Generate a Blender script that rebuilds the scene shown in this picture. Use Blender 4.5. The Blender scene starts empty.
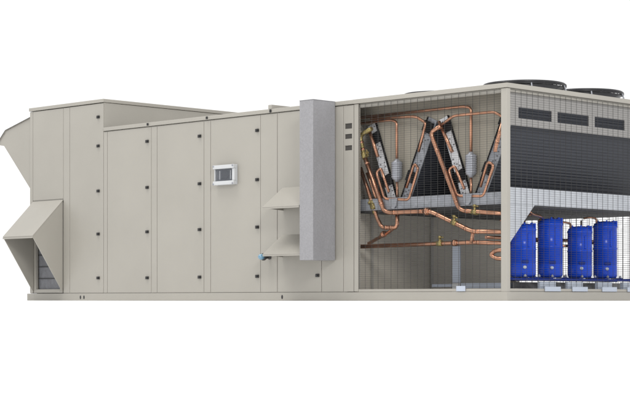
import bpy, bmesh, math, random
from mathutils import Vector, Matrix
R = math.radians
random.seed(7)
sc = bpy.context.scene
COL = sc.collection

# ---------------------------------------------------------------- camera
cam_data = bpy.data.cameras.new("camera")
cam = bpy.data.objects.new("camera", cam_data)
COL.objects.link(cam)
cam.location = (12.1347, -15.1172, 0.012)
cam.rotation_euler = (R(90), 0, R(45))
cam_data.sensor_width = 36
cam_data.lens = 1754 / 630 * 36
cam_data.shift_y = 0.1427
cam_data.clip_start = 0.05
cam_data.clip_end = 2000
sc.camera = cam

# ---------------------------------------------------------------- white studio surround
world = bpy.data.worlds.new("World")
sc.world = world
world.use_nodes = True
bg = world.node_tree.nodes["Background"]
bg.inputs[0].default_value = (1.0, 1.0, 1.0, 1)
bg.inputs[1].default_value = 1.10


def softbox(name, loc, target, power, sx, sy, col):
    l = bpy.data.lights.new(name, 'AREA')
    l.shape = 'RECTANGLE'; l.size = sx; l.size_y = sy; l.energy = power; l.color = col
    o = bpy.data.objects.new(name, l); COL.objects.link(o)
    o.location = loc
    o.rotation_euler = (Vector(target) - Vector(loc)).to_track_quat('-Z', 'Y').to_euler()
    return o


softbox('key_softbox', (-6.8, -4.6, 16.5), (-4.5, 0, 1.2), 1750, 9, 7, (1, .985, .96))
softbox('front_softbox', (12.5, -10.0, 8.5), (-1.5, 0, 1.2), 1500, 4.5, 3.5, (1, .99, .975))

sc.view_settings.view_transform = 'Standard'
sc.view_settings.look = 'None'
sc.view_settings.exposure = 0.0
sc.view_settings.gamma = 1.0
sc.view_settings.use_curve_mapping = False
sc.cycles.max_bounces = 10


# ---------------------------------------------------------------- materials
def mat(name, col, rough=.5, metal=0.0, var=.04, vscale=4.0, bump=.0, bscale=60.0, coat=0.0, spec=.5, wave=0.0):
    m = bpy.data.materials.new(name); m.use_nodes = True
    nt = m.node_tree; n = nt.nodes; L = nt.links
    b = n["Principled BSDF"]
    b.inputs["Roughness"].default_value = rough
    b.inputs["Metallic"].default_value = metal
    b.inputs["Coat Weight"].default_value = coat
    b.inputs["Specular IOR Level"].default_value = spec
    tc = n.new("ShaderNodeTexCoord")
    ns = n.new("ShaderNodeTexNoise"); ns.inputs["Scale"].default_value = vscale; ns.inputs["Detail"].default_value = 6
    L.new(tc.outputs["Object"], ns.inputs["Vector"])
    rp = n.new("ShaderNodeValToRGB")
    rp.color_ramp.elements[0].position = .3; rp.color_ramp.elements[1].position = .7
    rp.color_ramp.elements[0].color = (*[c * (1 - var) for c in col], 1)
    rp.color_ramp.elements[1].color = (*[min(1, c * (1 + var)) for c in col], 1)
    L.new(ns.outputs["Fac"], rp.inputs["Fac"]); L.new(rp.outputs["Color"], b.inputs["Base Color"])
    if bump:
        n2 = n.new("ShaderNodeTexNoise"); n2.inputs["Scale"].default_value = bscale; n2.inputs["Detail"].default_value = 3
        bp = n.new("ShaderNodeBump"); bp.inputs["Strength"].default_value = bump; bp.inputs["Distance"].default_value = .01
        L.new(tc.outputs["Object"], n2.inputs["Vector"]); L.new(n2.outputs["Fac"], bp.inputs["Height"])
        L.new(bp.outputs["Normal"], b.inputs["Normal"])
    if wave:
        n3 = n.new("ShaderNodeTexNoise"); n3.inputs["Scale"].default_value = 2.2; n3.inputs["Detail"].default_value = 1
        b3 = n.new("ShaderNodeBump"); b3.inputs["Strength"].default_value = wave; b3.inputs["Distance"].default_value = .05
        L.new(tc.outputs["Object"], n3.inputs["Vector"]); L.new(n3.outputs["Fac"], b3.inputs["Height"])
        if bump: L.new(b3.outputs["Normal"], bp.inputs["Normal"])
        else: L.new(b3.outputs["Normal"], b.inputs["Normal"])
    return m


def galv(name, lo, hi, scale=22.0, rough=.45, metal=.35):
    m = bpy.data.materials.new(name); m.use_nodes = True
    nt = m.node_tree; n = nt.nodes; L = nt.links
    b = n["Principled BSDF"]
    b.inputs["Metallic"].default_value = metal
    tc = n.new("ShaderNodeTexCoord")
    vo = n.new("ShaderNodeTexVoronoi"); vo.inputs["Scale"].default_value = scale
    ns = n.new("ShaderNodeTexNoise"); ns.inputs["Scale"].default_value = 7; ns.inputs["Detail"].default_value = 8
    mp = n.new("ShaderNodeMapping"); mp.inputs["Scale"].default_value = (1, 1, .35)
    L.new(tc.outputs["Object"], vo.inputs["Vector"]); L.new(tc.outputs["Object"], mp.inputs["Vector"]); L.new(mp.outputs[0], ns.inputs["Vector"])
    mx = n.new("ShaderNodeMix"); mx.inputs[0].default_value = .55
    sep = n.new("ShaderNodeSeparateColor"); L.new(vo.outputs["Color"], sep.inputs[0])
    L.new(sep.outputs[0], mx.inputs[2]); L.new(ns.outputs["Fac"], mx.inputs[3])
    rp = n.new("ShaderNodeValToRGB")
    rp.color_ramp.elements[0].position = .25; rp.color_ramp.elements[1].position = .75
    rp.color_ramp.elements[0].color = (*lo, 1); rp.color_ramp.elements[1].color = (*hi, 1)
    L.new(mx.outputs[0], rp.inputs["Fac"]); L.new(rp.outputs["Color"], b.inputs["Base Color"])
    mr = n.new("ShaderNodeMapRange"); mr.inputs[3].default_value = rough - .1; mr.inputs[4].default_value = rough + .12
    L.new(mx.outputs[0], mr.inputs[0]); L.new(mr.outputs[0], b.inputs["Roughness"])
    return m


def finned(name, lo, hi, pitch):
    """heat exchanger face: horizontal tubes with fine fins between them"""
    m = bpy.data.materials.new(name); m.use_nodes = True
    nt = m.node_tree; n = nt.nodes; L = nt.links
    b = n["Principled BSDF"]; b.inputs["Roughness"].default_value = .55; b.inputs["Metallic"].default_value = .15
    tc = n.new("ShaderNodeTexCoord")
    wv = n.new("ShaderNodeTexWave"); wv.bands_direction = 'Z'; wv.inputs["Scale"].default_value = math.pi * 2 / (20 * pitch)
    wv.inputs["Distortion"].default_value = .15
    w2 = n.new("ShaderNodeTexWave"); w2.bands_direction = 'Y'; w2.inputs["Scale"].default_value = math.pi * 2 / (20 * .012)
    ns = n.new("ShaderNodeTexNoise"); ns.inputs["Scale"].default_value = 5; ns.inputs["Detail"].default_value = 5
    for t in (wv, w2, ns): L.new(tc.outputs["Object"], t.inputs["Vector"])
    a = n.new("ShaderNodeMath"); a.operation = 'MULTIPLY_ADD'; a.inputs[1].default_value = .25
    L.new(w2.outputs["Fac"], a.inputs[0]); L.new(wv.outputs["Fac"], a.inputs[2])
    c = n.new("ShaderNodeMath"); c.operation = 'MULTIPLY_ADD'; c.inputs[1].default_value = .4
    L.new(ns.outputs["Fac"], c.inputs[0]); L.new(a.outputs[0], c.inputs[2])
    rp = n.new("ShaderNodeValToRGB")
    rp.color_ramp.elements[0].position = .2; rp.color_ramp.elements[1].position = .9
    rp.color_ramp.elements[0].color = (*lo, 1); rp.color_ramp.elements[1].color = (*hi, 1)
    L.new(c.outputs[0], rp.inputs["Fac"]); L.new(rp.outputs["Color"], b.inputs["Base Color"])
    bp = n.new("ShaderNodeBump"); bp.inputs["Strength"].default_value = .4; bp.inputs["Distance"].default_value = .01
    L.new(a.outputs[0], bp.inputs["Height"]); L.new(bp.outputs["Normal"], b.inputs["Normal"])
    return m


BEIGE = mat('beige_paint', (.300, .285, .253), .38, 0, .03, 1.3, .03, 90, wave=.25)
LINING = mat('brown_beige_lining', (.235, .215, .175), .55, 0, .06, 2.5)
BULKHEAD_LIT = mat('bulkhead_beige_lightened', (.43, .40, .345), .55, 0, .05, 2)  # the bulkhead's beige paint, lightened in place of light inside the cage
BEIGE_SEAL = mat('grey_seal', (.10, .095, .085), .8)
BLACK = mat('black_plastic', (.012, .012, .013), .4)
RUBBER = mat('black_rubber', (.006, .006, .007), .75, spec=.2)
DARK = mat('dark_bars_and_deck_shade', (.055, .056, .058), .8, 0, .12)
SLOT = mat('slot_shadow_lining', (.045, .042, .038), .8)
GALV = galv('galvanised_sheet', (.222, .220, .230), (.262, .260, .272), 70, .55, .08)
SILVER = galv('silver_zinc', (.50, .51, .53), (.66, .67, .69), 25, .4, .2)
ZINC = galv('bright_zinc', (.42, .44, .475), (.47, .49, .525), 14, .5, .2)
PANELGREY = mat('pale_grey_sheet', (.270, .262, .252), .45, .05, .03)
COPPER = mat('copper', (.43, .225, .145), .28, .94, .30, 5, .01)
BRASS = mat('brass', (.27, .215, .085), .42, .75, .3, 12)
BLUE = mat('blue_enamel', (.008, .050, .43), .20, 0, .08, 6, .01, 40, 0, .2)
SKIRT = mat('tray_skirt_grey', (.20, .20, .205), .6, .1, .1)
BLUEDARK = mat('dark_blue_enamel', (.006, .022, .17), .55, 0, .08, spec=.2)
STEEL = mat('grey_drier_steel', (.28, .29, .32), .4, .35, .06)
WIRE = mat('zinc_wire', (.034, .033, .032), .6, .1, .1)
WHITE = mat('white_plastic', (.46, .47, .48), .35, 0, .02)
PALE = mat('pale_blue_grey_paint', (.37, .41, .48), .4, 0, .03)
FILTER = galv('filter_mesh', (.15, .153, .165), (.20, .205, .222), 25, .6, .2)
COIL_IN = finned('lit_fins', (.60, .565, .47), (.84, .80, .69), .028)  # upper coil faces: light from above put into a paler fin colour
COIL_OUT = finned('louvres_and_shaded_fins', (.020, .023, .032), (.034, .038, .050), .034)  # same fins on the underside, shade put into the colour; also dark louvres
FANBLACK = mat('fan_black', (.022, .022, .025), .35, .2, .1)
CYAN = mat('cyan_glass', (.10, .22, .32), .15, 0, .05, 4, 0, 60, 1.0)
DULL = galv('dull_zinc', (.20, .21, .23), (.27, .28, .305), 20, .5, .2)
TUBE_END = mat('tube_end_grey', (.14, .14, .15), .5, .4, .1)
GROUND = mat('white_floor', (.94, .94, .94), .75, 0, .006, .8, 0, 60, 0, .2)

gl = bpy.data.materials.new('smoked_cover'); gl.use_nodes = True
_b = gl.node_tree.nodes["Principled BSDF"]
_b.inputs["Base Color"].default_value = (.10, .11, .13, 1); _b.inputs["Roughness"].default_value = .12
_b.inputs["Alpha"].default_value = .22; _b.inputs["Coat Weight"].default_value = .3
SMOKED = gl


# ---------------------------------------------------------------- geometry helpers
class MB:
    def __init__(s): s.b = bmesh.new()

    def box(s, x0, x1, y0, y1, z0, z1, mi=0):
        v = [s.b.verts.new((x, y, z)) for x in (x0, x1) for y in (y0, y1) for z in (z0, z1)]
        for f in ((0, 1, 3, 2), (4, 6, 7, 5), (0, 4, 5, 1), (2, 3, 7, 6), (0, 2, 6, 4), (1, 5, 7, 3)):
            s.b.faces.new([v[i] for i in f]).material_index = mi
        return s

    def prism(s, pts, axis, a, b_, mi=0):
        """polygon of (u, v) extruded from a to b along 'x' (u=y, v=z), 'y' (u=x, v=z) or 'z' (u=x, v=y)"""
        def P(u, v, w): return {'x': (w, u, v), 'y': (u, w, v), 'z': (u, v, w)}[axis]
        A = [s.b.verts.new(P(u, v, a)) for u, v in pts]; B = [s.b.verts.new(P(u, v, b_)) for u, v in pts]
        n = len(pts)
        s.b.faces.new(A).material_index = mi; s.b.faces.new(B[::-1]).material_index = mi
        for i in range(n):
            s.b.faces.new((A[i], B[i], B[(i + 1) % n], A[(i + 1) % n])).material_index = mi
        return s

    def sheet(s, quad, t, mi=0):
        """a plate: four corners plus thickness vector t"""
        t = Vector(t)
        A = [s.b.verts.new(Vector(q)) for q in quad]; B = [s.b.verts.new(Vector(q) + t) for q in quad]
        n = len(quad)
        s.b.faces.new(A).material_index = mi; s.b.faces.new(B[::-1]).material_index = mi
        for i in range(n): s.b.faces.new((A[i], B[i], B[(i + 1) % n], A[(i + 1) % n])).material_index = mi
        return s

    def lathe(s, prof, org=(0, 0, 0), axis='z', seg=40, mi=0):
        """profile of (radius, height) turned about an axis through org"""
        rings = []
        for r, h in prof:
            ring = []
            for k in range(seg):
                a = 2 * math.pi * k / seg; c, d = r * math.cos(a), r * math.sin(a)
                p = {'z': (c, d, h), 'y': (c, h, d), 'x': (h, c, d)}[axis]
                ring.append(s.b.verts.new(Vector(p) + Vector(org)))
            rings.append(ring)
        for i in range(len(rings) - 1):
            for k in range(seg):
                f = s.b.faces.new((rings[i][k], rings[i][(k + 1) % seg], rings[i + 1][(k + 1) % seg], rings[i + 1][k]))
                f.smooth = True; f.material_index = mi
        for ring, r in ((rings[0], prof[0][0]), (rings[-1], prof[-1][0])):
            if r > 1e-5:
                s.b.faces.new(ring).material_index = mi
        return s

    def tube(s, pts, r, bend=.05, seg=12, mi=0, closed=False):
        P = [Vector(p) for p in pts]
        path = []
        n = len(P)
        if closed:
            path = P
        else:
            path.append(P[0])
            for i in range(1, n - 1):
                a, b, c = P[i - 1], P[i], P[i + 1]
                u = (a - b); v = (c - b)
                l = min(bend, u.length * .45, v.length * .45)
                p0 = b + u.normalized() * l; p2 = b + v.normalized() * l
                for k in range(7):
                    t = k / 6
                    path.append(p0 * (1 - t) ** 2 + b * 2 * t * (1 - t) + p2 * t * t)
            path.append(P[-1])
        m = len(path); rings = []
        up = None
        for i in range(m):
            if closed: d = path[(i + 1) % m] - path[i - 1]
            else: d = path[min(i + 1, m - 1)] - path[max(i - 1, 0)]
            d.normalize()
            if up is None:
                up = d.orthogonal().normalized()
            up = (up - d * up.dot(d)).normalized()
            w = d.cross(up)
            rings.append([s.b.verts.new(path[i] + (up * math.cos(2 * math.pi * k / seg) + w * math.sin(2 * math.pi * k / seg)) * r) for k in range(seg)])
        for i in range(m if closed else m - 1):
            A, B = rings[i], rings[(i + 1) % m]
            for k in range(seg):
                f = s.b.faces.new((A[k], A[(k + 1) % seg], B[(k + 1) % seg], B[k])); f.smooth = True; f.material_index = mi
        if not closed:
            s.b.faces.new(rings[0][::-1]).material_index = mi; s.b.faces.new(rings[-1]).material_index = mi
        return s

    def ring(s, c, R_, r, seg=64, tseg=8, axis='z', mi=0):
        pts = []
        for k in range(seg):
            a = 2 * math.pi * k / seg
            pts.append(Vector(c) + Vector((R_ * math.cos(a), R_ * math.sin(a), 0) if axis == 'z' else (R_ * math.cos(a), 0, R_ * math.sin(a))))
        return s.tube(pts, r, seg=tseg, closed=True, mi=mi)

    def build(s, name, mats, parent=None, bevel=0.0):
        bmesh.ops.recalc_face_normals(s.b, faces=s.b.faces)
        me = bpy.data.meshes.new(name); s.b.to_mesh(me); s.b.free()
        for m in (mats if isinstance(mats, (list, tuple)) else [mats]): me.materials.append(m)
        o = bpy.data.objects.new(name, me); COL.objects.link(o)
        if parent: o.parent = parent
        if bevel:
            md = o.modifiers.new('edges', 'BEVEL'); md.width = bevel; md.segments = 2; md.limit_method = 'ANGLE'; md.angle_limit = R(40)
        return o


def tag(o, label=None, cat=None, group=None, kind=None):
    if label: o['label'] = label
    if cat: o['category'] = cat
    if group: o['group'] = group
    if kind: o['kind'] = kind
    return o


def thing(name, label, cat, loc=(0, 0, 0), group=None):
    o = bpy.data.objects.new(name, None); COL.objects.link(o); o.location = loc; o.empty_display_size = .1
    return tag(o, label, cat, group)


def box(name, m, parent, x0, x1, y0, y1, z0, z1, bevel=.003):
    return MB().box(x0, x1, y0, y1, z0, z1).build(name, m, parent, bevel)


def copy_tree(o, parent=None):
    c = o.copy(); COL.objects.link(c); c.parent = parent
    for ch in [q for q in bpy.data.objects if q.parent == o and q != c]:
        copy_tree(ch, c)
    return c


# ================================================================ ground
g = MB().box(-600, 600, -600, 600, -.2, 0).build('ground', GROUND); tag(g, 'plain white floor under the beige rooftop unit', kind='structure')

# ================================================================ the cabinet
D = 3.2                                  # depth of the whole unit
XL, XT, XB = -8.85, -7.13, -2.45         # left end, end of the tall block, bulkhead
unit = thing('rooftop_unit', 'long beige sheet metal rooftop air handling unit with caged copper pipework at its right end', 'rooftop unit')

br = MB().box(-8.92, 0, 0, D, 0.002, .103).build('base_rail', BEIGE, unit, .004)
for x in (-7.649, -7.568, -3.559):
    m = MB(); m.lathe([(.001, -.002), (.016, -.002), (.016, .01)], (0, 0, 0), 'y', 16)
    o = m.build('lifting_hole', BLACK, br); o.scale = (.9, 1, 1.6); o.location = (x, -.001, .048)

# carcass behind the panels
box('carcass', BEIGE, unit, XT - .02, XB, .012, D - .01, .103, 2.345, 0)
tb = MB()
tb.box(-8.84, XT - .03, .12, D - .01, .103, 2.745)
tb.box(-8.84, XT - .03, .012, .12, 1.44, 2.745)
tb.box(-8.05, XT - .03, .012, .12, .103, 1.44)
tb.build('carcass', BEIGE, unit)
box('end_wall', BEIGE, unit, XT - .03, XT + .001, .012, D, 2.30, 2.748, .002)
box('end_wall', BEIGE, unit, XL, XL + .012, .012, D, .106, 2.748, .002)

ZB, ZT = .110, 2.338


def latch(parent, x, z, y=0):
    m = MB(); m.box(x - .026, x + .026, y - .020, y - .001, z - .019, z + .019)
    m.lathe([(.013, -.030), (.015, -.022), (.015, -.0205)], (x, y, z), 'y', 16)
    return m.build('latch', BLACK, parent, .012)


def panel(name, x0, x1, z0=ZB, z1=ZT, latches=(), lx=None, depth=.011, y=0.0):
    p = box(name, BEIGE, unit, x0, x1, y, y + depth, z0, z1, .003)
    for z in latches: latch(p, lx, z, y)
    return p


LZ = (2.148, 1.527, .929, .309)
# tall block
panel('corner_post', -8.85, -8.782, ZB, 2.742)
panel('side_panel', -8.775, -8.052, 1.452, 2.742)
panel('mullion', -8.045, -7.902, ZB, 2.742)
panel('access_door', -7.895, -7.131, ZB, 2.742, (2.555, 2.152, 1.526, .928, .317), -7.238)
# low block
panel('mullion', -7.124, -7.048)
panel('access_door', -7.041, -6.099, latches=LZ, lx=-6.173)
panel('mullion', -6.092, -5.979)
panel('access_door', -5.972, -5.030, latches=LZ, lx=-5.104)
panel('mullion', -5.023, -4.900)
d3 = panel('access_door', -4.893, -3.955, latches=LZ, lx=-4.005)
panel('mullion', -3.949, -3.651)
panel('access_door', -3.643, -2.875, latches=(.310,), lx=-2.933)
panel('side_panel', -2.867, -2.503)
# slotted column beside the cage
vc = MB()
vc.box(-2.495, -2.474, 0, .028, ZB, ZT).box(-2.358, -2.332, 0, .028, ZB, ZT)
zs = [(1.801, 1.860), (1.940, 1.997), (2.060, 2.124)]
zz = ZB
for a, b_ in zs:
    vc.box(-2.474, -2.358, 0, .028, zz, a); zz = b_
vc.box(-2.474, -2.358, 0, .028, zz, ZT)
vp = vc.build('vent_column', BEIGE, unit)
for a, b_ in zs:
    MB().box(-2.473, -2.359, .008, .034, a + .001, b_ - .001).build('vent_slot', SLOT, vp)
box('column_backing', BEIGE, unit, -2.45, -2.262, .030, .045, .11, 2.345, 0)

# roofs: a slab whose edge shows as the fascia
m = MB(); m.box(-8.862, XT + .012, -.012, D + .012, 2.753, 2.801); m.build('roof', BEIGE, unit, .006)
m = MB(); m.box(XT + .012, -2.33, -.012, D + .012, 2.350, 2.400); rf = m.build('roof', BEIGE, unit, .006)
for x in (-6.149, -4.949):
    MB().box(x - .012, x + .012, -.03, -.012, 2.358, 2.392).build('screw', BLACK, rf, .004)
sm = MB(); sm.box(-3.80, -3.735, -.012, D, 2.400, 2.452); sm = sm.build('seam_cap', BEIGE, rf, .004)
MB().box(-3.763, -3.739, -.03, -.012, 2.352, 2.392).build('screw', BLACK, rf, .004)

# condenser roof with four round fan openings
FANS = [(-.65, 1.13), (-.65, 2.28), (-2.02, 1.13), (-2.02, 2.28)]
FR = .40
bm = bmesh.new()
def loop(pts):
    v = [bm.verts.new((x, y, 2.350)) for x, y in pts]
    return [bm.edges.new((v[i], v[(i + 1) % len(v)])) for i in range(len(v))]
E_ = loop([(-2.33, -.012), (.012, -.012), (.012, D + .012), (-2.33, D + .012)])
FR2 = {0: FR + .02, 1: FR + .02, 2: .33, 3: .30}
for i, (fx, fy) in enumerate(FANS):
    r_ = FR2[i]
    E_ += loop([(fx + r_ * math.cos(2 * math.pi * k / 48), fy + r_ * math.sin(2 * math.pi * k / 48)) for k in range(48)])
bmesh.ops.triangle_fill(bm, edges=E_, use_beauty=True, use_dissolve=False)
ex = bmesh.ops.extrude_face_region(bm, geom=bm.faces[:])
bmesh.ops.translate(bm, verts=[v for v in ex['geom'] if isinstance(v, bmesh.types.BMVert)], vec=(0, 0, .050))
w_ = MB(); w_.b.free(); w_.b = bm
w_.build('roof', BEIGE, unit)

# cage frame
cf = MB()
cf.box(-.086, 0, 0, .062, .103, 2.346)
cf.build('corner_post', BEIGE, unit, .006)
MB().box(-.086, 0, D - .07, D, .103, 2.346).build('corner_post', BEIGE, unit, .006)
MB().box(-2.325, -2.258, 0, .030, .110, 2.346).build('jamb', BEIGE, unit, .004)
MB().box(-2.45, -2.36, D - .07, D, .103, 2.346).build('jamb', BEIGE, unit, .004)
MB().box(-2.257, -.087, .004, .05, .106, .138).build('sill', BEIGE, unit, .004)
MB().box(-.05, -.004, .063, D - .071, .106, .138).build('sill', BEIGE, unit, .004)
MB().box(-2.36, -.087, D - .05, D - .004, .106, .138).build('sill', BEIGE, unit, .004)
MB().box(-2.257, -.087, .028, .06, 2.300, 2.348).build('header', BEIGE, unit, .003)
MB().box(-.06, -.028, .063, D - .071, 2.310, 2.348).build('header', BEIGE, unit, .003)
# bulkhead that closes the cage on the left
box('bulkhead', BULKHEAD_LIT, unit, XB, XB + .012, .046, D, .104, 2.348, 0)
for y in (.4, 1.5):
    MB().box(XB + .013, XB + .03, y, y + .05, .11, 1.05).build('bulkhead_rib', BEIGE, unit, .004)

# wire guards
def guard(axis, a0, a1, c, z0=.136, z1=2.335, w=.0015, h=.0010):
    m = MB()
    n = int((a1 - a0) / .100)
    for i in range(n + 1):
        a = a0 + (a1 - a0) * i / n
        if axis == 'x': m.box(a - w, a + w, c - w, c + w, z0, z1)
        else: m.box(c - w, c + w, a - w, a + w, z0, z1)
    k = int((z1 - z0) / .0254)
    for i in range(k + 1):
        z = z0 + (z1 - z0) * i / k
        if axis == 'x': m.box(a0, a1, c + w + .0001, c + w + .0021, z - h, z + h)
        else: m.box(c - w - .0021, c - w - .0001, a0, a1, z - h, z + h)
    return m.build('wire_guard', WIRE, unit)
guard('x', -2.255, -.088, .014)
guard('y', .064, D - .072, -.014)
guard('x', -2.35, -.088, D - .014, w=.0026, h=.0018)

# pale sheet with dark windows above the coil face
lp = MB()
ys = [(.280, .888), (.994, 1.593), (1.708, 2.311), (2.425, 3.020)]
lp.box(-.075, -.062, .066, D - .075, 1.95, 2.036).box(-.075, -.062, .066, D - .075, 2.157, 2.335)
y0 = .066
for a, b_ in ys:
    lp.box(-.075, -.062, y0, a, 2.036, 2.157); y0 = b_
lp.box(-.075, -.062, y0, D - .075, 2.036, 2.157)
lpo = lp.build('top_panel', PANELGREY, unit)
for a, b_ in ys:
    m = MB(); m.box(-.088, -.078, a - .01, b_ + .01, 2.02, 2.17)
    for k in range(5): m.sheet([(-.077, a, 2.045 + k * .024), (-.077, b_, 2.045 + k * .024), (-.066, b_, 2.036 + k * .024), (-.066, a, 2.036 + k * .024)], (0, 0, .003))
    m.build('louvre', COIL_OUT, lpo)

# deck that carries the coils, its beams and gusset
MB().box(XB + .013, -.045, .145, D - .02, 1.055, 1.073).build('coil_deck', DARK, unit)  # galvanised deck, coloured dark to hold the shade on its underside
MB().box(XB + .013, -.10, .118, .143, 1.076, 1.213).box(XB + .013, -.10, .09, .118, 1.076, 1.084).build('deck_beam', DULL, unit, .003)
MB().box(-.043, -.028, .07, D - .075, 1.072, 1.258).build('deck_beam', ZINC, unit, .003)
MB().prism([(.07, 1.071), (.53, 1.071), (.07, .625)], 'x', -.042, -.031).build('gusset', ZINC, unit)
MB().prism([(2.40, 1.071), (2.93, 1.071), (2.93, .625)], 'x', -.042, -.031).build('gusset', ZINC, unit)

# ---- intake hood low on the tall block
hx0, hx1, hz, oy, oz, bz = -8.775, -8.055, 1.440, -.530, .915, .115
hood = MB()
t = .012
hood.sheet([(hx0, 0, hz), (hx1, 0, hz), (hx1, oy, oz), (hx0, oy, oz)], (0, .006, -.012))
hood.sheet([(hx1 - .003, 0, hz - .014), (hx1 - .003, oy + .004, oz - .012), (hx1 - .003, 0, bz)], (-t, 0, 0))
hood.sheet([(hx0 + .003, 0, hz - .014), (hx0 + .003, oy + .004, oz - .012), (hx0 + .003, 0, bz)], (t, 0, 0))
hood.box(hx0, hx1, oy, oy + .012, oz - .035, oz - .012)
ho = hood.build('intake_hood', BEIGE, unit, .003)
f = MB()
f.box(hx0 + .016, hx0 + .075, 0, .04, .112, 1.40).box(hx1 - .075, hx1 - .016, 0, .04, .112, 1.40)
f.box(hx0 + .075, hx1 - .075, 0, .04, .112, .165).box(hx0 + .075, hx1 - .075, 0, .04, 1.30, 1.40)
f.build('opening_frame', BEIGE, ho, .003)
fl = MB()
fl.box(hx0 + .07, hx1 - .07, .055, .095, .15, 1.32)
for k in range(1, 7):
    fl.box(hx0 + .07, hx1 - .07, .046, .056, .15 + k * .17 - .008, .15 + k * .17 + .008, 1)
fl.build('filter', [FILTER, DARK], ho)

# ---- exhaust hood high on the left end
prof = [(-8.853, 2.660), (-9.476, 2.512), (-9.632, 2.376), (-9.672, 2.318), (-9.527, 2.295), (-8.853, 1.612)]
eh = MB()
for ya in (.022, D - .06):
    eh.prism(prof, 'y', ya, ya + .012)
eh.sheet([(prof[0][0], .010, prof[0][1] + .004), (prof[1][0], .010, prof[1][1] + .004), (prof[1][0], D - .04, prof[1][1] + .004), (prof[0][0], D - .04, prof[0][1] + .004)], (0, 0, .012))
eh.sheet([(prof[1][0], .010, prof[1][1] + .004), (prof[2][0], .010, prof[2][1] + .002), (prof[2][0], D - .04, prof[2][1] + .002), (prof[1][0], D - .04, prof[1][1] + .004)], (-.006, 0, .011))
eh.sheet([(prof[2][0], .010, prof[2][1]), (prof[3][0], .010, prof[3][1]), (prof[3][0], D - .04, prof[3][1]), (prof[2][0], D - .04, prof[2][1])], (-.012, 0, .004))
eho = eh.build('exhaust_hood', BEIGE, unit)
MB().tube([(prof[0][0], .008, prof[0][1] + .012), (prof[1][0], .008, prof[1][1] + .012), (prof[2][0] - .006, .008, prof[2][1] + .008), (prof[3][0] - .008, .008, prof[3][1])], .006, .02, 8).build('edge_seal', BEIGE_SEAL, eho)

# ---- two rain hoods on the mullion beside the duct
def rain_hood(z0, z1, x0, x1, p):
    m = MB()
    m.sheet([(x0, 0, z0), (x1, 0, z0), (x1, -p, z1), (x0, -p, z1)], (0, .004, -.010))
    m.box(x0, x1, -p, -p + .008, z1 - .026, z1 - .010)
    m.sheet([(x0 + .002, 0, z0 - .012), (x0 + .002, -p + .006, z1 - .010), (x0 + .002, 0, z1 - .03)], (.008, 0, 0))
    m.sheet([(x1 - .002, 0, z0 - .012), (x1 - .002, -p + .006, z1 - .010), (x1 - .002, 0, z1 - .03)], (-.008, 0, 0))
    return m.build('rain_hood', BEIGE, unit, .002)
rain_hood(1.407, 1.150, -3.548, -2.90, .355)
rain_hood(.820, .572, -3.560, -2.90, .335)

# ---- control window
gx0, gx1, gz0, gz1 = -4.772, -4.376, 1.486, 1.742
cw = MB()
cw.box(gx0, gx1, -.018, -.001, gz0, gz1)
cw.box(gx0, gx1, -.075, -.018, gz1 - .050, gz1).box(gx0, gx1, -.075, -.018, gz0, gz0 + .050)
cw.box(gx0, gx0 + .022, -.050, -.018, gz0 + .05, gz1 - .05).box(gx1 - .045, gx1, -.060, -.018, gz0 + .05, gz1 - .05)
cwo = cw.build('control_window', WHITE, unit, .006)
MB().box(gx0 + .036, gx1 - .046, -.034, -.0185, gz0 + .051, gz1 - .051).build('display', mat('display_grey', (.10, .105, .12), .3), cwo)
dd = MB(); dd.box(gx0 + .13, gx1 - .12, -.040, -.0345, gz0 + .075, gz1 - .075)
dd.build('display_screen', mat('display_dark', (.05, .052, .06), .25), cwo)
BEZ = mat('bezel_grey', (.55, .56, .58), .4)
for xa in (gx0 + .088, gx1 - .105):
    MB().box(xa, xa + .016, -.040, -.0345, gz0 + .07, gz1 - .07).build('display_bezel', BEZ, cwo, .002)
MB().box(gx0 + .036, gx1 - .046, -.064, -.058, gz0 + .051, gz1 - .051).build('cover', SMOKED, cwo)
for sx in (gx0 + .012, gx1 - .016):
    for sz in (gz0 + .014, gz1 - .014):
        MB().lathe([(.001, -.083), (.011, -.083), (.012, -.075)], (sx, 0, sz), 'y', 14).build('screw', STEEL, cwo)

# ---- glass bulb lamp under the lower rain hood
lm = MB(); lm.lathe([(.03, -.001), (.03, -.012), (.022, -.012), (.022, -.085), (.03, -.085), (.03, -.07)], (-3.782, 0, .548), 'y', 20)
lmo = lm.build('service_lamp', BLACK, unit)
MB().lathe([(.02, -.085), (.042, -.09), (.046, -.10), (.046, -.12), (.040, -.125), (.035, -.125)], (-3.782, 0, .548), 'y', 24).build('collar', BLACK, lmo)
MB().lathe([(.036, -.122), (.038, -.15), (.032, -.172), (.018, -.188), (.001, -.193)], (-3.782, 0, .548), 'y', 24).build('lens', CYAN, lmo)

# ================================================================ galvanised duct
du = thing('cable_duct', 'tall mottled grey galvanised duct standing off the beige wall beside the wire cage', 'duct')
db = MB(); db.box(-2.854, -2.625, -.391, -.014, .487, 2.396)
db.build('body', GALV, du, .004)
box('end_cap', GALV, du, -2.857, -2.622, -.394, -.014, 2.3965, 2.401, .001)

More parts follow.
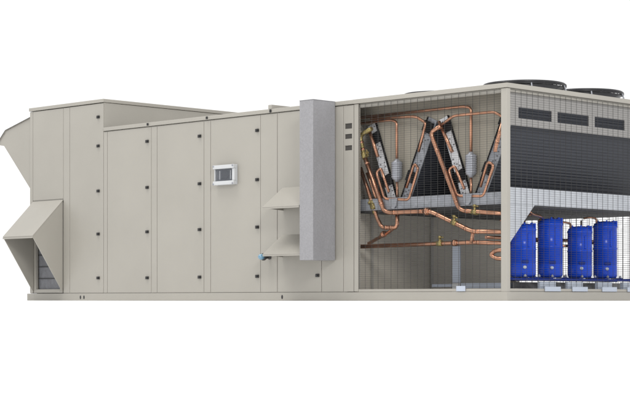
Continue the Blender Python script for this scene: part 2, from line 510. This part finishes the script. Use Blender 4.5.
# ================================================================ fans
def make_fan(x, y, r, label):
    t_ = thing('condenser_fan', label, 'fan', (x, y, 2.400), 'condenser fans on the roof')
    s = MB(); s.lathe([(r + .08, .001), (r + .05, .02), (r + .03, .05), (r + .065, .085), (r + .06, .09), (r + .022, .05), (r + .022, .001)], seg=64)
    s.build('shroud', FANBLACK, t_)
    gd = MB()
    R0 = r + .085
    for k, (f_, zz_) in enumerate(((1, .098), (1, .114), (.97, .126), (.9, .132), (.8, .136), (.7, .139), (.6, .141), (.5, .143), (.4, .144), (.3, .144))):
        gd.ring((0, 0, zz_), R0 * f_, .009 if k < 3 else .004, 64, 6)
    for k in range(24):
        a = 2 * math.pi * k / 24; c, s_ = math.cos(a), math.sin(a)
        gd.tube([(R0 * c, R0 * s_, .098), (R0 * .97 * c, R0 * .97 * s_, .126), (R0 * .7 * c, R0 * .7 * s_, .139), (.14 * c, .14 * s_, .144)], .004, .04, 6)
    gd.lathe([(.001, .152), (.15, .149), (.15, .140), (.001, .137)], seg=32)
    gd.build('guard', FANBLACK, t_)
    for k in range(6):
        lg = MB()
        a = 2 * math.pi * (k + .3) / 6
        c, s_ = math.cos(a), math.sin(a)
        lg.tube([(R0 * c, R0 * s_, .098), ((R0 + .02) * c, (R0 + .02) * s_, .06), ((R0 + .03) * c, (R0 + .03) * s_, .003)], .009, .02, 8)
        lg.build('guard_leg', STEEL, t_)
    h = MB(); h.lathe([(.07, -.04), (.09, -.04), (.09, .04), (.06, .06), (.001, .065)], seg=32)
    ho_ = h.build('hub', FANBLACK, t_)
    for k in range(5):
        a0 = 2 * math.pi * k / 5
        b = MB(); q = []
        for rr, da, dz in ((.085, -.25, -.03), (.085, .25, .03), (r - .01, .12, .04), (r - .01, -.06, -.01)):
            q.append((rr * math.cos(a0 + da), rr * math.sin(a0 + da), dz))
        b.sheet(q, (0, 0, .006)); b.build('blade', FANBLACK, t_)
    return t_
make_fan(FANS[0][0], FANS[0][1], .40, 'black roof fan directly above the near corner of the wire cage')
make_fan(FANS[1][0], FANS[1][1], .40, 'black roof fan behind and right of the one above the near corner')
make_fan(FANS[2][0], FANS[2][1], .31, 'low dark fan just showing over the roof edge above the copper pipes')
# the fourth opening is hidden behind the roof edge; its fan stands there too
f4 = make_fan(FANS[3][0], FANS[3][1], .28, 'dark fan at the far back of the cage roof')

# ================================================================ V coils
def make_coil(label, top, bot, inner, plate, w=.135, t1=.17, t2=.68):
    """one slanted coil; inner = +1 if its lighter-painted face looks to +X, -1 if to -X"""
    t_ = thing('condenser_coil', label, 'coil', ((top[0] + bot[0]) / 2, .2, 1.08), 'slanted condenser coils in two pairs')
    ox, oy_, oz_ = t_.location
    T = Vector((top[0] - ox, 0, top[1] - oz_)); B = Vector((bot[0] - ox, 0, bot[1] - oz_))
    ax = (B - T).normalized(); nn = Vector((-ax.z, 0, ax.x)) * inner
    if nn.x * inner < 0: nn = -nn
    def quad(a, b_, u0, u1):       # along the leg a..b, across u0..u1
        return [tuple(T + ax * a + nn * u0), tuple(T + ax * b_ + nn * u0), tuple(T + ax * b_ + nn * u1), tuple(T + ax * a + nn * u1)]
    Ln = (B - T).length
    h = w / 2
    def slab(name, m, a, b_, u0, u1, y0_, y1_, bev=0.0):
        q = quad(a, b_, u0, u1)
        return MB().sheet([(p[0], y0_, p[2]) for p in q], (0, y1_ - y0_, 0)).build(name, m, t_, bev)
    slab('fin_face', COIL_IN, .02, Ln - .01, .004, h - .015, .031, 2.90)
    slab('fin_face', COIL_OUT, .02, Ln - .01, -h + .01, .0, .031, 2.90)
    # end plate with rows of tube holes and a folded edge
    e = MB(); q = quad(0, Ln, -h, h); e.sheet([(p[0], .006, p[2]) for p in q], (0, .012, 0))
    hb = e
    nrow = int(Ln / .052)
    for i in range(nrow):
        for j, u in enumerate((-.034, .0, .034)):
            if random.random() < .45: continue
            c = T + ax * (.04 + i * .052 + (.02 if j == 1 else 0)) + nn * u
            hb.lathe([(.001, -.004), (.007, -.003), (.008, .0055)], (c.x, 0, c.z), 'y', 10, 1)
    e.build('end_plate', [plate, TUBE_END], t_)
    q = quad(0, Ln, h + .0005, h + .007); MB().sheet([(p[0], -.012, p[2]) for p in q], (0, .05, 0)).build('edge_strip', RUBBER, t_)
    for tt in (t1, t2):
        a = Ln * tt
        q = quad(a - .065, a + .065, -h + .012, h + .016); MB().sheet([(p[0], -.03, p[2]) for p in q], (0, .034, 0)).build('rubber_block', RUBBER, t_, .008)
    return t_
make_coil('leftmost slanted coil with two black blocks, beside the brass valves', (-2.227, 2.11), (-1.85, 1.10), 1, SILVER)
make_coil('slanted coil leaning right, left of the dark triangle below the apex', (-1.26, 2.11), (-1.722, 1.10), -1, DULL, .135, .10, .66)
make_coil('slanted coil right of the dark triangle, with a bright pipe along its edge', (-1.093, 2.11), (-.718, 1.10), 1, SILVER, .135, .11, .68)
make_coil('slanted coil at the right whose dark outer face fills the upper right cage', (-.125, 2.10), (-.585, 1.10), -1, DULL, .135, .10, .62)
# painted blank-off sheet that closes the ends of the two V shapes
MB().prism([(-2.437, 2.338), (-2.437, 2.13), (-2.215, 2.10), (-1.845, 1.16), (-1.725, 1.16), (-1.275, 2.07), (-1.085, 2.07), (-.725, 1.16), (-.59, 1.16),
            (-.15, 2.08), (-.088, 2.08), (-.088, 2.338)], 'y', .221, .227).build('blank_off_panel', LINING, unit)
# trough plates under each pair
for x, lab in ((-1.786, 'pale trough plate under the left pair of coils'), (-.652, 'pale trough plate under the right pair of coils')):
    m = MB(); m.prism([(-.065, .12), (.065, .12), (.05, .03), (.02, .0), (-.02, .0), (-.05, .03)], 'y', 0, .02)
    o = m.build('trough_plate', DULL, None, .003); o.location = (x, .094, 1.085)
    tag(o, lab, 'bracket', 'trough plates under the coils')

# ================================================================ copper pipework
def pipe(label, y, pts, r, m=COPPER, bend=.06, y2=None, extra=None):
    """a run of tube in the plane y; extra: (point index, material) splits off a brass end"""
    P = []
    n = len(pts)
    for i, (x, z) in enumerate(pts):
        yy = y if y2 is None else y + (y2 - y) * i / (n - 1)
        P.append((x, yy, z))
    o = thing('copper_pipe', label, 'pipe', P[0], 'copper pipes inside the wire cage')
    def sub(name, q, mm, rr=r):
        return MB().tube([(a - P[0][0], b - P[0][1], c - P[0][2]) for a, b, c in q], rr, bend).build(name, mm, o)
    if extra:
        k, mm = extra
        sub('brass_length', P[:k + 1], mm); sub('tube', P[k:], m)
    else:
        sub('tube', P, m)
    # brazed sockets at the corners
    for i in range(1, n - 1):
        a, b, c = Vector(P[i - 1]), Vector(P[i]), Vector(P[i + 1])
        for q in (a, c):
            d = (q - b)
            if d.length > .22 and r > .021:
                d.normalize(); s0 = b + d * (bend + .005) - Vector(P[0])
                MB().tube([s0, s0 + d * .03], r * 1.1).build('socket', m, o)
    return o


def valve(o, x, y, z, along=(1, 0, 0), r=.03, up=(0, 0, 1)):
    """brass valve body with stem and cap, child of a pipe"""
    r *= .82
    L0 = Vector(o.location); c = Vector((x, y, z)) - L0; a = Vector(along).normalized(); u = Vector(up)
    m = MB()
    m.tube([c - a * .085, c - a * .03], r * .9, seg=6); m.tube([c + a * .03, c + a * .085], r * .9, seg=6)
    m.tube([c - a * .036, c + a * .036], r * 1.25)
    m.tube([c, c + u * .06], r * .55)
    v = m.build('valve', BRASS, o)
    w = a.cross(u)
    MB().tube([c + u * .059, c + u * .085], r * .8, seg=6).tube([c - w * .01 + u * .068 - a * .045, c - w * .01 + u * .068 + a * .045], .007).build('valve_cap', BRASS, v)


def flange(o, x, y, z, along, r=.03):
    L0 = Vector(o.location); c = Vector((x, y, z)) - L0; a = Vector(along).normalized()
    MB().tube([c - a * .018, c + a * .018], r * 1.45).tube([c - a * .04, c + a * .04], r * 1.18).build('flange', COPPER, o)


r1, r2, r3 = .018, .022, .029
pipe('long thin copper pipe along the top, turning down into the right drier', .16, [(-2.435, 2.2), (-.758, 2.209), (-.647, 2.19), (-.647, 1.66)], .0165)
pipe('short copper stem below the right grey drier', .16, [(-.647, 1.41), (-.643, 1.181)], .015)
pipe('thin copper pipe turning down into the left grey drier', .16, [(-2.40, 2.129), (-1.874, 2.136), (-1.782, 2.11), (-1.778, 1.64)], .0165)
pipe('short copper stem below the left grey drier', .16, [(-1.778, 1.42), (-1.768, 1.193)], .015)
pipe('copper pipe bent down hard onto the coil left of the apex', .12, [(-2.16, 2.165), (-1.451, 2.145), (-1.292, 2.06), (-1.32, 1.966), (-1.405, 1.728)], .0165)
p4 = pipe('thick copper pipe running down the dark triangle from the coil apex to a brass valve', .085, [(-1.03, 2.005), (-1.185, 1.935), (-1.14, 1.83), (-.755, 1.025), (-.10, .965)], .025, bend=.09)
pipe('thin copper pipe crossing over the right grey drier to the coil apex', .085, [(-.10, 2.03), (-.256, 2.105), (-.839, 2.105), (-1.06, 1.993)], .0165, bend=.06)
valve(p4, -.53, .085, .998, (1, 0, -.09))
pa = pipe('thick copper pipe from the brass valve at top left, sloping down along the cage', .085, [(-2.115, 2.047), (-2.312, 1.977), (-2.23, 1.72), (-1.921, 1.067), (-1.841, 1.037), (-1.247, 1.031), (-1.155, 1.017), (-.574, .783), (-.10, .763)], .0265, bend=.07, extra=(2, BRASS))
valve(pa, -2.235, .085, 1.735, (.3, 0, -.9), .034, (.85, -.3, .35))
valve(pa, -.83, .085, .888, (.92, 0, -.37), .032)
flange(pa, -1.247, .085, 1.031, (1, 0, 0), .03)
pb = pipe('copper pipe with a brass valve hooked below the beam at the far left', .13, [(-2.343, 1.593), (-2.136, 1.141), (-2.071, .984), (-1.995, .869), (-1.77, .863), (-1.747, .90), (-1.747, 1.02)], .024, bend=.05)
valve(pb, -2.130, .13, 1.118, (.3, 0, -.9), .038, (-.6, -.25, .75))
M1 = [(-1.87, 1.284), (-1.999, 1.574), (-2.071, 1.525), (-1.942, 1.207), (-1.554, 1.18), (-1.406, 1.543), (-1.468, 1.598), (-1.593, 1.319)]
M2 = [(-.71, 1.268), (-.858, 1.542), (-.948, 1.496), (-.817, 1.195), (-.433, 1.174), (-.284, 1.517), (-.368, 1.56), (-.476, 1.28)]
pipe('U shaped copper manifold hooked round the foot of the left coil pair', .12, M1, .0165, bend=.05)
pipe('U shaped copper manifold hooked round the foot of the right coil pair', .12, M2, .0165, bend=.05)
pipe('short bright copper header on the leftmost coil edge', .135, [(-2.209, 2.05), (-2.06, 1.71)], .021)
pipe('short bright copper header on the coil right of the dark triangle', .135, [(-1.105, 2.06), (-.905, 1.70)], .021)
pipe('short copper header at the top right behind the corner post', .12, [(-.16, 1.98), (-.262, 1.70), (-.262, 1.66)], .022)
pipe('short dull copper length between brass pipes at far left', .15, [(-2.25, 1.53), (-2.088, 1.20)], .020)
pm = pipe('straight copper main running level low across the cage', .12, [(-2.36, .650), (-.584, .661), (-.10, .640)], .0245)
valve(pm, -1.075, .12, .660, (1, 0, 0), .032)
flange(pm, -.85, .12, .660, (1, 0, 0), .026)
pipe('short upright copper stub joining the two low mains', .10, [(-.562, .80), (-.590, .655)], .022)
pd = pipe('dark copper branch dropping diagonally back to the low main', .13, [(-1.80, .868), (-1.92, .822), (-2.33, .690)], .021, y2=.26)
flange(pd, -2.02, .185, .790, (-.95, .3, -.3), .026)
pipe('copper U bend beside the near corner post', .12, [(-.09, .572), (-.266, .560), (-.335, .515), (-.252, .473), (-.09, .468)], .023, bend=.06)

def drier(x, y, z0, z1, label):
    o = thing('filter_drier', label, 'drier', (x, y, z0), 'grey drier cylinders')
    h = z1 - z0
    m = MB(); pr = [(.022, -.02), (.03, .0), (.058, .018)]
    z = .03
    while z < h - .035:
        pr += [(.058, z), (.066, z + .006), (.066, z + .018), (.058, z + .024)]; z += .026
    pr += [(.058, h - .016), (.03, h), (.022, h + .02)]
    m.lathe(pr, seg=32); m.build('shell', STEEL, o)
drier(-.647, .16, 1.415, 1.668, 'ribbed grey drier cylinder hanging in the right coil pair')
drier(-1.778, .16, 1.420, 1.652, 'ribbed grey drier cylinder hanging in the left coil pair')

# ================================================================ compressors on their tray
tray = thing('compressor_tray', 'blue steel tray on pale blocks carrying the row of blue compressors', 'tray', (0, 0, .104))
MB().box(-.50, -.455, .52, 2.72, .128, .150).build('rail', BLUEDARK, tray, .004)
MB().box(-.10, -.06, .18, 2.72, .128, .150).build('rail', BLUEDARK, tray, .004)
MB().box(-.51, -.49, .74, 2.95, .002, .112).build('skirt', SKIRT, tray, .003)
for y in (.60, .88, 1.43, 1.94, 2.5):
    MB().box(-.53, -.055, y - .03, y + .03, .150, .160).build('cross_bar', BLUEDARK, tray, .003)
for a in (.672, 1.185, 1.763, 2.27):
    MB().box(.0008, .010, a, a + .29, .004, .058).build('clip_plate', PALE, tray, .002)
    MB().box(-.10, -.06, a, a + .29, .002, .116).build('mounting_block', PALE, tray, .002)


def compressor(y, h, label):
    o = thing('compressor', label, 'compressor', (-.262, y, .268), 'blue compressors in a row in the lower cage')
    r = .142
    s = MB()
    pr = [(.10, .0), (r - .012, .006), (r - .004, .022), (r, .03), (r, .15), (r - .003, .153), (r - .003, .157), (r, .16),
          (r, h * .50), (r + .005, h * .505), (r + .005, h * .53), (r, h * .535), (r, h - .085), (r + .005, h - .082), (r + .005, h - .060), (r - .002, h - .055),
          (r - .010, h - .030), (r - .04, h - .010), (.05, h), (.001, h + .002)]
    s.lathe(pr, seg=48)
    sh = s.build('shell', BLUE, o)
    ang = R(-48)
    def at(a, rr): return rr * math.cos(a), rr * math.sin(a)
    # terminal box and its hood on the lower front
    tm = MB(); tm.box(r - .02, r + .010, -.038, .038, .160, .192); tb_ = tm.build('terminal_box', BLUEDARK, o, .006); tb_.rotation_euler = (0, 0, ang + R(6))
    gm = MB(); gm.lathe([(.018, r - .01), (.020, r + .010), (.016, r + .015), (.001, r + .015)], (0, 0, .112), 'x', 20)
    sg = gm.build('sight_glass', PALE, o); sg.rotation_euler = (0, 0, ang + R(3))
    # vertical rib / suction fitting
    fm = MB(); fm.box(r - .01, r + .010, -.012, .012, h * .56, h - .12); fr = fm.build('rib', BLUE, o, .004); fr.rotation_euler = (0, 0, ang + R(22))
    # cap bolts and lifting lug
    for k in range(6):
        a = R(60 * k + 15); x_, y_ = at(a, r - .035)
        MB().lathe([(.010, h - .02), (.010, h + .008), (.001, h + .009)], (x_, y_, 0), 'z', 8).build('cap_bolt', BLUE, sh)
    lg = MB(); x_, y_ = at(R(20), r - .012); lg.box(x_ - .02, x_ + .02, y_ - .008, y_ + .008, h - .07, h + .001); lg.build('lifting_lug', BLUE, o, .004)
    # feet
    for k in range(4):
        a = R(45 + 90 * k)
        q = MB(); q.box(.07, .205, -.035, .035, -.006, .004)
        ft = q.build('foot', BLUEDARK, o, .003); ft.rotation_euler = (0, 0, a)
        MB().lathe([(.016, .004), (.016, .022), (.010, .024), (.010, .034), (.001, .035)], (.18, 0, 0), 'z', 12).build('bolt', STEEL, ft)
    # copper discharge stub
    x_, y_ = at(R(-120), r - .03)
    MB().tube([(x_, y_, h - .04), (x_, y_, h + .03), (x_ - .02, y_ - .10, h + .045), (x_ - .09, y_ - .14, h + .03)], .012, .03).build('discharge_stub', COPPER, o)
    x_, y_ = at(R(-150), r - .01)
    MB().tube([(x_, y_, h * .62), (x_ - .06, y_ - .06, h * .62), (x_ - .08, y_ - .07, h * .9)], .016, .03).build('suction_stub', COPPER, o)
    return o
compressor(.62, .610, 'shorter blue compressor beside the corner post, partly behind the pale gusset')
compressor(1.12, .685, 'taller blue compressor second from the corner post')
compressor(1.686, .610, 'shorter blue compressor standing between two taller ones')
compressor(2.194, .685, 'taller blue compressor at the right end of the row')

def run(label, pts, r):
    o = thing('copper_pipe', label, 'pipe', pts[0], 'copper pipes behind the compressors')
    P0 = Vector(pts[0]); MB().tube([tuple(Vector(p) - P0) for p in pts], r, .06).build('tube', COPPER, o)
run('level copper suction line behind the blue compressors', [(-.50, .25, .72), (-.50, 2.75, .72)], .020)
run('copper line rising from behind the shortest compressor up to the deck', [(-.10, .45, 1.05), (-.12, .60, .98), (-.20, .90, .955), (-.30, .95, .92)], .014)
run('upright copper line between the first two compressors', [(-.42, .845, .30), (-.42, .845, 1.0)], .012)
run('upright copper line between the second and third compressors', [(-.45, 1.42, .30), (-.45, 1.42, .98)], .012)
run('upright copper line between the third and fourth compressors', [(-.42, 1.93, .30), (-.42, 1.93, .96)], .010)

# ---- pale post low in the cage
po = thing('support_post', 'pale blue grey post on a white foot block behind the low copper main', 'post', (-1.40, .8, .104))
MB().box(-.062, .052, -.012, .012, .11, .545).build('upright', PALE, po, .004)
MB().box(-.42, -.02, .03, .08, .060, .098).build('crossbar', PALE, po, .003)
MB().box(.11, .85, -.06, .0, .045, .105).build('crossbar', PALE, po, .003)
MB().box(-.05, .068, -.03, .04, .0005, .105).build('foot', WHITE, po, .003)
ck = MB().box(-.724, -.592, -.008, -.001, .109, .168).build('clip_plate', PALE, None, .002)
tag(ck, 'pale grey clip plate on the sill below the upright post', 'plate')
